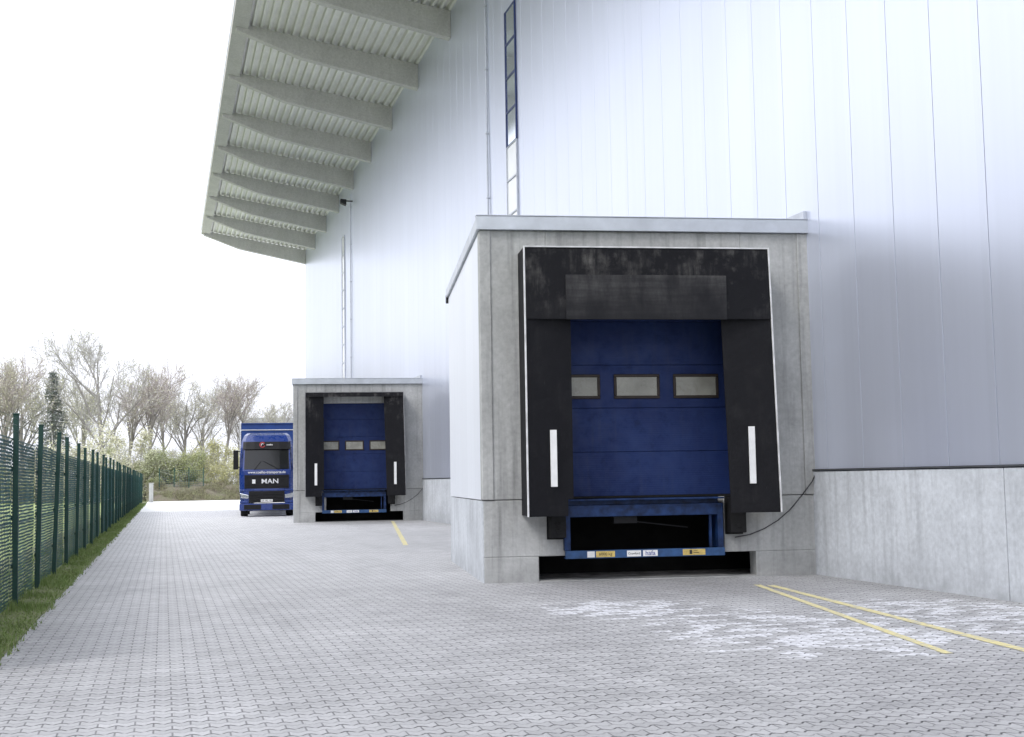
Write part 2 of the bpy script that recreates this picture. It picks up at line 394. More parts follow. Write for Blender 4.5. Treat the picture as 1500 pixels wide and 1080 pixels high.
# ------------------------------------------------------------------ warehouse
Y0=-14; Y1=88.6
wh=empty("warehouse",(WX,Y0,0)); tag(wh,"tall warehouse with pale blue metal cladding and wide roof overhang","building")
def wp(o): o.parent=wh; o.location=(-WX,-Y0,0); return o
zt=17.74
b=MB()
b.box(WX+.06,WX+.3,Y0,Y1,1.56,zt,1)
yy=Y0-.15
while yy<Y1-.01:
    y2=min(yy+1,Y1); b.box(WX,WX+.059,max(yy,Y0)+.0065,y2-.0065,1.575,zt); yy+=1
b.box(WX+.3,WX+30,Y1-.3,Y1,0,13.4); b.box(WX+.3,WX+30,Y0,Y0+.3,0,13.4); b.box(WX+29.7,WX+30,Y0+.3,Y1-.3,0,13)
b.prism_y([(WX+.3,13.4),(WX+30,13.4),(WX+.3,zt)],Y1-.3,Y1); b.prism_y([(WX+.3,13.4),(WX+30,13.4),(WX+.3,zt)],Y0,Y0+.3)
wp(b.obj("wall",[CLAD,SEAMM],bevel=.003,seg=1))
b=MB(); b.box(WX-.045,WX+.01,Y0,Y1,1.553,1.573); wp(b.obj("drip_flashing",DRIP))
b=MB()
seams=[Y0]
k=12.75-6.2*5
while k<Y1:
    if k>Y0: seams.append(k)
    k+=6.2
seams.append(Y1)
for a,c in zip(seams[:-1],seams[1:]): b.box(WX-.03,WX+.3,a+.008,c-.008,-.1,1.54)
b.box(WX+.0,WX+.2,Y0+.1,Y1-.1,-.1,1.53)
wp(b.obj("plinth",C_BASE,bevel=.008))
# roof
def rz(x): return 17.75+(WX-x)*(18.87-17.75)/(WX-2.5)
rt=MB(); x=2.5; P=.30
pts=[]
while x<WX:
    for dx,dz in ((0,0),(.09,0),(.12,.13),(.27,.13),(.30,0)):
        if x+dx<=WX+.3: pts.append((x+dx,rz(x+dx)+dz))
    x+=P
vs=[];fs=[]
clean=[pts[0]]
for p in pts[1:]:
    if p[0]-clean[-1][0]>1e-4: clean.append(p)
for p in clean: vs+= [(p[0],Y0-.5,p[1]),(p[0],Y1+.3,p[1])]
for i in range(len(clean)-1): fs.append((2*i,2*i+1,2*i+3,2*i+2))
rt.add(vs,fs)
roof=wp(rt.obj("roof",SHEET))
def rp(o): o.parent=roof; return o
b=MB(); b.prism_y([(2.35,rz(2.35)+.16),(WX+30,rz(WX+30)+.16-0),(WX+30,rz(WX+30)+.4),(2.35,rz(2.35)+.38)],Y0-.5,Y1+.35)
rp(b.obj("roof_covering",FLASH))
b=MB(); b.prism_y([(2.36,rz(2.36)-.16),(2.95,rz(2.95)-.16),(2.95,rz(2.95)-.01),(2.36,rz(2.36)+.30)],Y0-.52,Y1+.33)
rp(b.obj("eave_edge",C_BEAM,bevel=.01))
by=88.42; beams=[]
while by>Y0: beams.append(by); by-=5.83
bm=MB()
bm.prism_y([(2.5,rz(2.5)-.30),(4.9,rz(4.9)-.80),(WX,rz(WX)-.98),(WX,rz(WX)-.01),(2.5,rz(2.5)-.01)],-.17,.17)
first=None
for yv in beams:
    if first is None:
        first=bm.obj("roof_beam",C_BEAM,bevel=.02); o=first
    else:
        o=first.copy(); COL.objects.link(o)
    o.parent=roof; o.location=(0,yv,0)
def winstrip(yc,ztop,rows,darkrows):
    wd=.55
    def part(z0,n,fm,gm,h=1.0,fw_=.06):
        f=MB(); p=MB(); z1=z0+n*h
        f.box(WX-.05,WX-.002,yc-wd,yc-wd+fw_,z0,z1-.002); f.box(WX-.05,WX-.002,yc+wd-fw_,yc+wd,z0,z1-.002)
        for i in range(n+1):
            z=z0+i*h; f.box(WX-.048,WX-.003,yc-wd+fw_,yc+wd-fw_,max(z-.025,z0),min(z+.025,z1-.002))
        p.box(WX-.02,WX-.0015,yc-wd+.03,yc+wd-.03,z0+.01,z1-.01)
        win=wp(f.obj("window",fm,bevel=.005)); g_=p.obj("window_pane",gm); g_.parent=win
    if darkrows: part(ztop-darkrows,darkrows,FRAMEB,GLASS)
    part(ztop-rows,rows-darkrows,FRAMEW,PALEG,fw_=.045)
winstrip(33.9,15.0,11,4); winstrip(68.9,15.0,11,0); winstrip(0,15,11,4)
for yv,rr in ((36.6,.03),(65.9,.03),(7.3,.03)):
    b=MB(); b.tube((WX-.05,yv,.1),(WX-.05,yv,16.7),rr,rr,10)
    for z in range(2,17,2): b.box(WX-.09,WX-.0,yv-.05,yv+.05,z,z+.04)
    wp(b.obj("downpipe",FLASH,smooth=False))
b=MB(); b.box(WX-.35,WX-.002,65.4,65.46,16.2,16.26); b.hexa([(WX-.65,65.25,16.1),(WX-.35,65.25,15.98),(WX-.35,65.6,15.98),(WX-.65,65.6,16.1),(WX-.65,65.25,16.3),(WX-.35,65.25,16.28),(WX-.35,65.6,16.28),(WX-.65,65.6,16.3)])
wp(b.obj("floodlight",DARKM,bevel=.01))
b=MB(); b.box(WX-.06,WX-.003,17.2,22.9,5.36,5.52); wp(b.obj("roof_flashing",FLASH))
b=MB(); b.box(WX-.06,WX-.003,47.4,53.0,5.36,5.52); wp(b.obj("roof_flashing",FLASH))

# ------------------------------------------------------------------ docks
def build_dock(loc,full,label):
    rt=empty("loading_dock",(*loc,0),(0,0,math.radians(-7.52)))
    tag(rt,label,"loading dock","loading docks along the warehouse wall")
    W=5.10; yc=-.6; XO=0 if full else -.12
    b=MB()
    b.box(.001,.98+XO,0,.25,1.2,5.178); b.box(3.98,W-.001,0,.25,1.2,5.178); b.box(.98+XO,3.98,0,.25,4.46,5.178)
    b.obj("front_wall",C_FACE,rt,bevel=.012)
    b=MB(); b.box(.24,W-.24,5.08,5.29,0,4.9); b.obj("back_wall",C_FACE,rt)
    for x0,x1,p0,p1,q0,q1 in ((0,1.2,0,.8,0,.22),(3.6,W,4.08,W,W-.22,W)):
        b=MB(); b.box(x0,x1,.0,.3,.37,1.19); b.box(p0,p1,.0,.3,-.05,.37); b.box(q0,q1,.3,5.3,-.05,1.19)
        b.obj("concrete_base",C_FACE,rt,bevel=.012)
    b=MB(); b.box(-.015,-.001,.02,5.3,0,1.185); b.obj("base_facing",C_BASE,rt)
    b=MB(); b.box(-.018,.15,-.022,.2,1.2,5.176); b.obj("corner_trim",C_FACE,rt,bevel=.012)
    b=MB(); b.box(W-.22,W+.018,-.022,.2,1.2,5.176); b.obj("corner_trim",C_FACE,rt,bevel=.012)
    for x0,x1 in ((-.012,.22),(W-.22,W+.01)):
        b=MB()
        ya=.2
        while ya<5.29:
            yb=min(ya+1.02,5.3)
            b.prism_x([(ya+.003,1.2),(yb-.003,1.2),(yb-.003,5.17-.046*yb),(ya+.003,5.17-.046*ya)],x0,x1); ya=yb
        b.obj("side_cladding",CLAD_W,rt,bevel=.003,seg=1)
    b=MB(); b.box(-.06,W+.06,-.07,.06,5.18,5.385)
    b.prism_x([(.06,5.19),(5.38,4.94),(5.38,5.10),(.06,5.38)],-.05,W+.05)
    b.box(-.065,W+.065,-.08,.06,5.385,5.40)
    b.obj("roof_flashing",FLASH,rt,bevel=.006)
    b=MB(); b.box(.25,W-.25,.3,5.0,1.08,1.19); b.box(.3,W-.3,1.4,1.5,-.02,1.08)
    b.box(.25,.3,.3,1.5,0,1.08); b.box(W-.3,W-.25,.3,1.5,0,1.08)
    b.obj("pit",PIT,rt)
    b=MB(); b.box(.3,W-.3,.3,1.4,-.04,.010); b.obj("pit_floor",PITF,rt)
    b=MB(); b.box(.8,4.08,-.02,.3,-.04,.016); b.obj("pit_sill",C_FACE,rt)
    # door
    OX=(XO,0,0)
    b=MB(); zs=[1.22,1.88,2.54,3.19,3.85,4.62]
    for a,c in zip(zs[:-1],zs[1:]): b.box(.9,4.2,.27,.31,a+.004,c-.004)
    b.box(.9,4.2,.285,.31,1.22,4.62)
    dr=b.obj("door",BLUE_DOOR,rt,bevel=.006,loc=OX)
    for cx in (1.465,2.385,3.305):
        b=MB(); z0,z1=2.68,3.05; x0,x1=cx-.355,cx+.355; t=.045
        b.box(x0,x1,.245,.275,z0,z0+t); b.box(x0,x1,.245,.275,z1-t,z1); b.box(x0,x0+t,.245,.275,z0+t,z1-t); b.box(x1-t,x1,.245,.275,z0+t,z1-t)
        wf=b.obj("door_window",WFRAME,dr,bevel=.012)
        b=MB(); b.box(x0+t-.005,x1-t+.005,.258,.268,z0+t-.005,z1-t+.005); b.obj("window_pane",WINP,wf)
    b=MB(); b.box(.9,4.1,.262,.30,1.195,1.225); b.obj("bottom_seal",RUBBER,dr)
    # shelter
    XL=.56
    def xr(z): return 4.27+(4.20-4.27)*(z-.96)/(4.80-.96)
    def xi(z): return 3.57+(3.475-3.57)*(z-.96)/(4.80-.96)
    b=MB(); b.box(XL,XL+.023,yc,0,.97,4.80); b.box(XL,xr(4.8)+.02,yc,-.001,4.80,4.825)
    b.hexa([(xr(.97),yc,.97),(xr(.97)+.025,yc,.97),(xr(.97)+.025,0,.97),(xr(.97),0,.97),(xr(4.8),yc,4.8),(xr(4.8)+.025,yc,4.8),(xr(4.8)+.025,0,4.8),(xr(4.8),0,4.8)])
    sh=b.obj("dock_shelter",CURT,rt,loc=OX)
    e_=.022
    b=MB(); b.box(XL-.01,XL+.015,yc-.025,yc-.002,.96,4.84); b.box(XL+.015,xr(4.8),yc-.025,yc-.002,4.82,4.84)
    b.hexa([(xr(.96)-.0,yc-.03,.96),(xr(.96)+e_,yc-.03,.96),(xr(.96)+e_,yc-.002,.96),(xr(.96)-.0,yc-.002,.96),(xr(4.84),yc-.03,4.84),(xr(4.84)+e_,yc-.03,4.84),(xr(4.84)+e_,yc-.002,4.84),(xr(4.84),yc-.002,4.84)])
    b.obj("edge_trim",EDGE if full else EDGEG,sh,bevel=.004)
    zt_=4.78
    b=MB()
    b.hexa([(XL+.01,yc,.96),(1.16,yc+.12,.96),(1.16,yc+.135,.96),(XL+.01,yc+.015,.96),(XL+.01,yc,zt_),(1.25,yc+.12,zt_),(1.25,yc+.135,zt_),(XL+.01,yc+.015,zt_)])
    b.hexa([(1.16,yc+.12,1.2),(1.245,yc+.13,1.2),(1.245,yc+.14,1.2),(1.16,yc+.135,1.2),(1.16,yc+.12,3.9),(1.25,yc+.13,3.9),(1.25,yc+.14,3.9),(1.16,yc+.135,3.9)])
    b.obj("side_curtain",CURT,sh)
    b=MB()
    b.hexa([(xi(.96),yc+.12,.96),(xr(.96),yc,.96),(xr(.96),yc+.015,.96),(xi(.96),yc+.135,.96),(xi(zt_),yc+.12,zt_),(xr(zt_),yc,zt_),(xr(zt_),yc+.015,zt_),(xi(zt_),yc+.135,zt_)])
    b.obj("side_curtain",CURT,sh)
    X0=XL+.015
    if full:
        b=MB(); b.hexa([(X0,yc-.02,3.78),(xr(3.78),yc-.02,3.78),(xr(3.78),yc-.005,3.78),(X0,yc-.005,3.78),(X0,yc-.012,4.80),(xr(4.8),yc-.012,4.80),(xr(4.8),yc-.002,4.80),(X0,yc-.002,4.80)])
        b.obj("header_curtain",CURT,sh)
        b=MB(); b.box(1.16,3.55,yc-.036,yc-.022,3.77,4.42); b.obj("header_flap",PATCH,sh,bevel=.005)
    else:
        b=MB(); b.hexa([(X0,yc-.02,4.66),(xr(4.66),yc-.02,4.66),(xr(4.66),yc-.005,4.66),(X0,yc-.005,4.66),(X0,yc-.012,4.80),(xr(4.8),yc-.012,4.80),(xr(4.8),yc-.002,4.80),(X0,yc-.002,4.80)])
        b.obj("header_curtain",CURT,sh)
    b=MB(); b.box(.905,1.0,yc+.035,yc+.058,1.38,2.19)
    b.obj("marker_strip",WHITE,sh,bevel=.003)
    b=MB(); b.box(3.84,3.935,yc+.035,yc+.058,1.38,2.21); b.obj("marker_strip",WHITE,sh,bevel=.003)
    # leveler
    b=MB(); b.box(1.17,3.55,-.09,.02,.33,.35)
    b.box(1.165,1.25,-.13,.25,.446,1.10); b.box(3.465,3.55,-.13,.25,.446,1.10)
    b.box(1.18,3.54,-.12,.1,.93,1.10); b.box(1.16,3.56,-.2,.26,1.165,1.188); b.box(1.22,3.5,-.06,.2,1.10,1.165)
    b.box(3.36,3.40,-.05,.0,.446,.93)
    lv=b.obj("dock_leveler",BLUE_STEEL,rt,bevel=.006,loc=OX)
    b=MB(); b.box(1.17,3.56,-.14,-.09,.33,.445); b.obj("lip_bar",BLUE_BAR,lv,bevel=.005)
    b=MB(); b.box(1.95,2.3,.1,.3,.82,.92); b.tube((2.3,.1,.84),(3.1,.2,.74),.010,.010,6)
    b.obj("hydraulic_unit",DARKM,lv)
    def st(x0,x1,mat,txt=None,tm=BLACKP,size=.05):
        b=MB(); b.box(x0,x1,-.143,-.1405,.345,.432); o=b.obj("sticker",mat,lv)
        if txt: text_part(txt,size,tm,o,((x0+x1)/2,-.1445,.388),ext=.0008)
        return o
    st(1.49,1.60,WHITE); st(1.62,1.90,YEL_ST,"6000 kg",BLACKP,.062); st(2.08,2.29,WHITE,"Crawford",BLACKP,.044); st(2.32,2.54,WHITE,"hafa",BLUEP,.095)
    o=st(2.92,3.26,YEL_ST); b=MB(); b.box(3.02,3.06,-.1455,-.1435,.36,.42); b.box(3.08,3.16,-.1455,-.1435,.375,.385); b.box(3.08,3.14,-.1455,-.1435,.40,.408); b.obj("symbol",BLACKP,o)
    for x0,x1,z0,z1 in ((.94,1.17,.64,.95),(3.63,3.87,.66,1.18)):
        b=MB(); b.box(x0,x1,-.24,-.02,z0,z1); 
        b.tube(((x0+x1)/2,-.26,z0+.1),((x0+x1)/2,-.24,z0+.1),.03,.03,10); b.tube(((x0+x1)/2,-.26,z1-.1),((x0+x1)/2,-.24,z1-.1),.03,.03,10)
        b.box(x0-.02,x1+.02,-.02,-.001,z0-.03,z1+.03)
        b.obj("dock_bumper",RUBBER,rt,bevel=.015,loc=OX)
    b=MB(); pts=[(5.03,-.05,1.5),(4.98,-.06,1.40),(4.82,-.05,1.2),(4.62,-.05,.98),(4.42,-.05,.82),(4.2,-.05,.70),(3.98,-.05,.62),(3.75,-.05,.585)]
    for p,q in zip(pts[:-1],pts[1:]): b.tube(p,q,.009,.009,6)
    b.obj("cable",CABLEM,rt,smooth=True)
    b=MB(); b.tube((.08,5.35,4.9),(.08,5.5,4.95),.02,.02,6); b.box(-.05,.06,5.3,5.45,4.85,5.0); b.obj("wall_lamp",DARKM,rt)
    return rt
build_dock((4.486,17.92),True,"concrete loading dock with blue door and full black curtains")
build_dock((4.68,47.9),False,"concrete loading dock with raised header curtain beside a truck")

# ------------------------------------------------------------------ fence
FX=-1.76; FY=11.15; L=2.85
fe=empty("fence",(FX,FY,0)); tag(fe,"long green metal mesh fence along the paved yard","fence")
fp=MB(); fp.box(-.033,.033,-.033,.033,0,2.40); fp.box(-.04,.04,-.04,.04,2.40,2.42); 
for z in (.5,1.1,1.7): fp.box(-.05,-.033,-.04,.04,z,z+.05)
pn=MB(); z=.06
while z<2.08:
    vs=[];fs=[];K=12
    ph=random.uniform(0,6)
    for i in range(K+1):
        yv=i*L/K; dz=.004*math.sin(ph+i*1.7)+random.uniform(-.003,.003); dx=.004*math.sin(i*1.3+ph)
        vs+= [(-.07+dx,yv,z+dz),(-.066+dx,yv,z+.028+dz)]
    for i in range(K): fs.append((2*i,2*i+2,2*i+3,2*i+1))
    pn.add(vs,fs); z+=.043
yv=.1
while yv<L: pn.tube((-.058,yv,.04),(-.058,yv,2.11),.004,.004,4,0,False); yv+=.15
for z in (.05,1.05,2.10): pn.box(-.064,-.052,0,L,z-.006,z+.006)
wr=MB()
for z in (2.18,2.26,2.34): wr.tube((0,0,z),(0,L,z),.003,.003,4,0,False)
p0=q0=w0=None; NP=36
for i in range(NP):
    if p0 is None: p0=fp.obj("fence_post",GREEN,fe,bevel=.006,seg=1); a=p0
    else: a=p0.copy(); COL.objects.link(a)
    a.parent=fe; a.location=(0,i*L,random.gauss(0,.012)); a.rotation_euler=(random.gauss(0,.006),random.gauss(0,.010),0)
    if i<NP-1:
        if q0 is None: q0=pn.obj("fence_panel",GREENM,fe); w0=wr.obj("fence_wire",GREEN,fe); q=q0; ww_=w0
        else: q=q0.copy(); COL.objects.link(q); ww_=w0.copy(); COL.objects.link(ww_)
        q.parent=fe; q.location=(random.gauss(0,.01),i*L,random.gauss(0,.01)); ww_.parent=fe; ww_.location=(0,i*L,0)

# ------------------------------------------------------------------ truck
TB=plain("truck_blue_paint",(.008,.034,.195),.3,0,.08,2,0,.6)
TBL=plain("trailer_tarp_blue",(.015,.058,.25),.5,0,.15,2)
TGL=glass("windscreen_glass",(.010,.011,.013),.10,0)
HL=glass("headlight_glass",(.9,.92,.95),.15)
SIL=plain("silver_paint",(.80,.80,.82),.3,.6,.05)
BPL=plain("black_plastic",(.008,.008,.010),.5,0,.2,6,spec=.3)
tk=empty("truck",(4.46,57.9,0),(0,0,math.radians(-5)))
tag(tk,"blue articulated truck parked beside the loading dock","truck")
b=MB()
secs=[(.62,1.16,-.02),(1.2,1.20,-.06),(2.05,1.22,-.02),(3.1,1.17,.26),(3.40,1.12,.38),(3.66,1.02,.62),(3.78,.9,1.0)]
ring=[]
for z,hw,yf in secs:
    c_=.16
    ring.append([(-hw+c_,yf,z),(-hw*.5,yf-.03,z),(hw*.5,yf-.03,z),(hw-c_,yf,z),(hw,yf+c_*1.5,z),(hw+.01,2.25,z),(-hw-.01,2.25,z),(-hw,yf+c_*1.5,z)])
vs=[p for r_ in ring for p in r_]; fs=[]
for i in range(len(ring)-1):
    for j in range(8): a=i*8+j; b2=i*8+(j+1)%8; fs.append((a,b2,b2+8,a+8))
fs.append(tuple(range(7,-1,-1))); e=(len(ring)-1)*8; fs.append(tuple(range(e,e+8)))
b.add(vs,fs)
cab=b.obj("cab",TB,tk,bevel=.035,seg=3)
def fy(z):
    for (z0,_,y0),(z1,_,y1) in zip(secs[:-1],secs[1:]):
        if z0<=z<=z1: return y0+(y1-y0)*(z-z0)/(z1-z0)
b=MB()
ws_cols=[(-1.10,.07),(-.97,-.005),(-.58,-.04),(.58,-.04),(.97,-.005),(1.10,.07)]
for (xa,da),(xb,db) in zip(ws_cols[:-1],ws_cols[1:]):
    z0,z1=2.12,3.08
    b.add([(xa,fy(z0)+da-.015,z0),(xb,fy(z0)+db-.015,z0),(xb*.97,fy(z1)+db-.015,z1),(xa*.97,fy(z1)+da-.015,z1)],[(0,1,2,3)])
ws=b.obj("windscreen",TGL,tk)
b=MB()
for (xa,da),(xb,db) in zip(ws_cols[:-1],ws_cols[1:]):
    z0,z1=3.02,3.36
    b.hexa([(xa*.97,fy(z0)+da-.10,z0),(xb*.97,fy(z0)+db-.10,z0),(xb*.97,fy(z0)+db-.02,z0),(xa*.97,fy(z0)+da-.02,z0),(xa*.95,fy(z1)+da-.08,z1),(xb*.95,fy(z1)+db-.08,z1),(xb*.95,fy(z1)+db+.05,z1),(xa*.95,fy(z1)+da+.05,z1)])
vz=b.obj("sun_visor",BPL,tk)
b=MB(); c0=(-.20,3.22)
yv_=lambda z: .235-.13-.04+(z-3.0)*.36
for i in range(22):
    t0=math.radians(30+i*14); t1=math.radians(30+(i+1)*14)
    def pp(t,r): 
        z=c0[1]+r*math.sin(t); return (c0[0]+r*math.cos(t), yv_(z)-.02, z)
    b.add([pp(t0,.095),pp(t1,.095),pp(t1,.125),pp(t0,.125)],[(0,1,2,3)])
    if i<14: b.add([pp(t0,.035),pp(t1,.035),pp(t1,.06),pp(t0,.06)],[(0,1,2,3)],1)
b.obj("emblem",[REDP,WHITE],vz)
text_part("coelho",.10,WHITE,vz,(.12,yv_(3.22)-.025,3.22),(math.radians(72),0,0),bold=.002)
text_part("www.coelho-transporte.de",.155,WHITE,tk,(0,-.075,1.98),(math.radians(89),0,0),sx=.98,bold=.002)
b=MB(); b.box(-.98,.98,-.11,.02,1.26,1.86)
for z in (1.33,1.78): b.box(-.95,.95,-.125,-.11,z,z+.025)
gr=b.obj("grille",BPL,tk,bevel=.02)
text_part("MAN",.29,SIL,gr,(.14,-.13,1.57),sx=1.2,ext=.01,bold=.004)
b=MB(); b.box(-.64,-.50,-.125,-.111,1.48,1.66); b.obj("white_plate",WHITE,gr)
b=MB(); b.box(-1.20,1.20,-.10,.5,.28,.60); b.box(-1.19,1.19,-.10,.1,1.15,1.23); b.box(-1.19,-.80,-.08,.1,.60,.72); b.box(.80,1.19,-.08,.1,.60,.72)
b.obj("bumper",TB,tk,bevel=.05,seg=3)
b=MB(); b.box(-.78,.78,-.115,.02,.62,1.14)
for z in (.72,.85,.98): b.box(-.7,.7,-.14,-.115,z,z+.035)
for s in (-1,1): b.box(min(s*.25,s*1.0),max(s*.25,s*1.0),-.115,-.09,.32,.54)
b.obj("air_intake",BPL,tk,bevel=.015)
for s in (-1,1):
    b=MB(); b.hexa([(s*.80,-.12,.82),(s*1.14,-.05,.84),(s*1.14,.1,.84),(s*.80,.1,.82),(s*.80,-.12,.97),(s*1.18,-.02,1.06),(s*1.18,.1,1.06),(s*.80,.1,.97)])
    b.obj("headlight",HL,tk,bevel=.02)
    b=MB(); b.box(s*1.37-.11,s*1.37+.11,.10,.24,2.12,2.98); b.box(min(s*1.18,s*1.36),max(s*1.18,s*1.36),.16,.2,2.90,2.95); b.box(min(s*1.18,s*1.36),max(s*1.18,s*1.36),.16,.2,2.2,2.25)
    b.obj("side_mirror",BPL,tk,bevel=.04,seg=3)
b=MB(); b.box(-.26,.26,-.155,-.142,.66,.77); npl=b.obj("number_plate",WHITE,tk); text_part("LM  MC 107",.09,BLACKP,npl,(0,-.158,.715))
for s in (-1,1):
    b=MB(); b.tube((s*.55,-.08,2.10),(s*.05-.2,.02,2.48),.013,.01,5); b.obj("wiper",BPL,ws)
b=MB(); b.prism_x([(2.9,1.1),(16.2,1.1),(16.2,4.32),(2.9,4.32)],-1.29,1.29); tr=b.obj("trailer",TBL,tk,bevel=.04)
b=MB(); b.box(-1.295,-1.22,2.87,2.895,1.1,4.33); b.obj("trailer_frame",SIL,tr,bevel=.01)
b=MB(); b.box(1.22,1.295,2.87,2.895,1.1,4.33); b.obj("trailer_frame",SIL,tr,bevel=.01)
b=MB(); b.box(-1.22,1.22,2.86,2.893,4.28,4.33); b.obj("trailer_rail",TBL,tr,bevel=.01)
b=MB(); b.box(-1.22,1.22,2.86,2.893,3.98,4.02); b.obj("trailer_rail",WHITE,tr,bevel=.01)
b=MB(); b.box(-.45,.45,1.0,15.5,.75,1.1); b.obj("chassis",BPL,tk)
wt=MB(); wt.tube((-.16,0,0),(.16,0,0),.5,.5,28); 
rm=MB(); rm.tube((-.17,0,0),(.17,0,0),.29,.29,20); rm.tube((-.19,0,0),(.19,0,0),.12,.12,12)
t0=None
for y in (1.4,5.0,12.0,13.3,14.6):
    for s in (-1,1):
        if t0 is None: t0=wt.obj("wheel",RUBBER,tk,bevel=.03); r_0=rm.obj("rim",SIL,t0,bevel=.01); a=t0
        else:
            a=t0.copy(); COL.objects.link(a); a.parent=tk; rr=r_0.copy(); COL.objects.link(rr); rr.parent=a
        a.location=(s*1.02,y,.5)

# ------------------------------------------------------------------ trees
def bark(name,col): return plain(name,col,.9,0,.2,2,spec=.1)
BK1=bark("bark_grey",(.29,.275,.265)); BK2=bark("twigs_grey",(.43,.415,.405)); BK3=bark("twigs_reddish",(.43,.385,.38))  # bark and twigs paled, distance haze put into their colour
LF1=grassm("young_leaves",(.45,.48,.31),(.53,.54,.37),(.37,.39,.26),.8)
LF2=grassm("pale_yellow_leaves",(.56,.56,.40),(.63,.61,.47),(.43,.43,.31),.8)
LF3=grassm("shrub_leaves",(.30,.34,.17),(.42,.44,.23),(.20,.23,.12),.8)
LF4=grassm("yellow_green_leaves",(.48,.48,.25),(.58,.56,.33),(.32,.33,.18),.8)
CON=grassm("conifer_needles",(.20,.23,.215),(.27,.30,.28),(.13,.155,.145),.9)
def rv(): return Vector((random.gauss(0,1),random.gauss(0,1),random.gauss(0,1))).normalized()
def bare_tree_meshes(h,spread,leaves,seed,lmat,tw):
    random.seed(seed); T=MB(); Cc=MB()
    def grow(p,d,ln,r,lv):
        segs=3 if lv<3 else 2
        n=8 if lv==0 else (5 if lv<3 else 3)
        pos=p; dd=d.copy(); pts=[(pos.copy(),r)]
        for i in range(segs):
            dd=(dd+rv()*(.10 if lv==0 else .22)+Vector((0,0,.10 if lv>0 else .05))).normalized()
            q=pos+dd*ln/segs; r2=r*(1-.5*(i+1)/segs) 
            (T if lv<2 else Cc).tube(pos,q,pts[-1][1],r2,n,0,False)
            pos=q; pts.append((pos.copy(),r2))
        if lv>=4:
            for _ in range(leaves):
                c=p.lerp(pos,random.random())+rv()*.18; a=rv()*random.uniform(.03,.07); e=a.cross(rv()).normalized()*random.uniform(.03,.06)
                Cc.add([c-a,c+e,c+a,c-e],[(0,1,2,3)],1)
            return
        cnt=[10,6,6,4][lv]
        for k in range(cnt):
            t=random.uniform(.30 if lv==0 else .2,1) if k>0 else 1
            idx=min(int(t*segs),segs-1); f=t*segs-idx
            b0=pts[idx][0].lerp(pts[idx+1][0],f); rr=pts[idx][1]*(1-f)+pts[idx+1][1]*f
            side=dd.orthogonal().normalized(); side=Matrix.Rotation(random.uniform(0,6.28),3,dd)@side
            ang=random.uniform(.35,.95)*spread
            nd=(dd*math.cos(ang)+side*math.sin(ang)).normalized()
            grow(b0,nd,ln*random.uniform(.48,.68)*(1.1-.35*t),max(rr*random.uniform(.45,.6),.017),lv+1)
    grow(Vector((0,0,-.1)),Vector((0,0,1)),h*.55,h*.016,0)
    mz=max(v[2] for v in Cc.v); s=h/mz
    T.v=[tuple(x*s for x in v) for v in T.v]; Cc.v=[tuple(x*s for x in v) for v in Cc.v]
    to=T.obj("trunk",BK1,smooth=True); cr=Cc.obj("crown",[tw,lmat])
    return to,cr
def bush_meshes(wd,h,seed,n,lmat):
    random.seed(seed); T=MB(); Cc=MB()
    cl=[(Vector((random.uniform(-wd/2,wd/2),random.uniform(-wd/3,wd/3),h*random.uniform(.12,.8))),random.uniform(.4,1.0)*h*.26) for _ in range(24)]
    for c,r in cl:
        T.tube((c.x*.3,c.y*.3,0),c,.04,.02,4,0,False)
        for _ in range(7): T.tube(c,c+Vector((random.gauss(0,1),random.gauss(0,1),random.uniform(.3,1.6))).normalized()*r*1.7,.02,.006,3,0,False)
        for _ in range(n//24):
            p=c+rv()*r*(random.random()**.5)*random.uniform(.6,1.35); p.z=abs(p.z)
            a=rv()*random.uniform(.03,.075); e=a.cross(rv()).normalized()*random.uniform(.03,.065)
            Cc.add([p-a,p+e,p+a,p-e],[(0,1,2,3)])
    return T.obj("stems",BK2),Cc.obj("crown",lmat)
def conifer_meshes(h,r,seed):
    random.seed(seed); T=MB(); Cc=MB(); T.tube((0,0,0),(0,0,h),.22,.03,8)
    z=h*.08
    while z<h*.98:
        rr=r*(1-z/h)**.85+.1
        for k in range(11):
            a=random.uniform(0,6.28); l=rr*random.uniform(.6,1.15); tip=Vector((math.cos(a)*l,math.sin(a)*l,z-l*.22)); o=Vector((0,0,z))
            T.tube(o,tip,.03,.008,3,0,False)
            for _ in range(28):
                p=o.lerp(tip,random.uniform(.15,1))+Vector((random.gauss(0,.15),random.gauss(0,.15),random.gauss(-.08,.09)))
                e=rv()*.10; g_=rv()*.055
                Cc.add([p-e,p+g_,p+e,p-g_],[(0,1,2,3)])
        z+=h*.028
    return T.obj("trunk",BK1),Cc.obj("crown",CON)
protos={}
def place(kind,maker,name,loc,scale,rotz,label,cat,group):
    r=empty(name,loc,(0,0,rotz)); r.scale=(scale,)*3; tag(r,label,cat,group)
    if kind not in protos:
        parts=maker(); protos[kind]=parts
    else:
        parts=[p.copy() for p in protos[kind]]
        for p in parts: COL.objects.link(p)
    for p in parts: p.parent=r
def az(px): 
    u=px-752.6; return (494+.964*u)/(1790-.2661*u)
A=lambda: bare_tree_meshes(16,.9,1,2,LF1,BK2)
B=lambda: bare_tree_meshes(14,.8,1,8,LF2,BK3)
Cb=lambda: bare_tree_meshes(12,1.0,2,21,LF2,BK2)
TG="trees behind the yard"
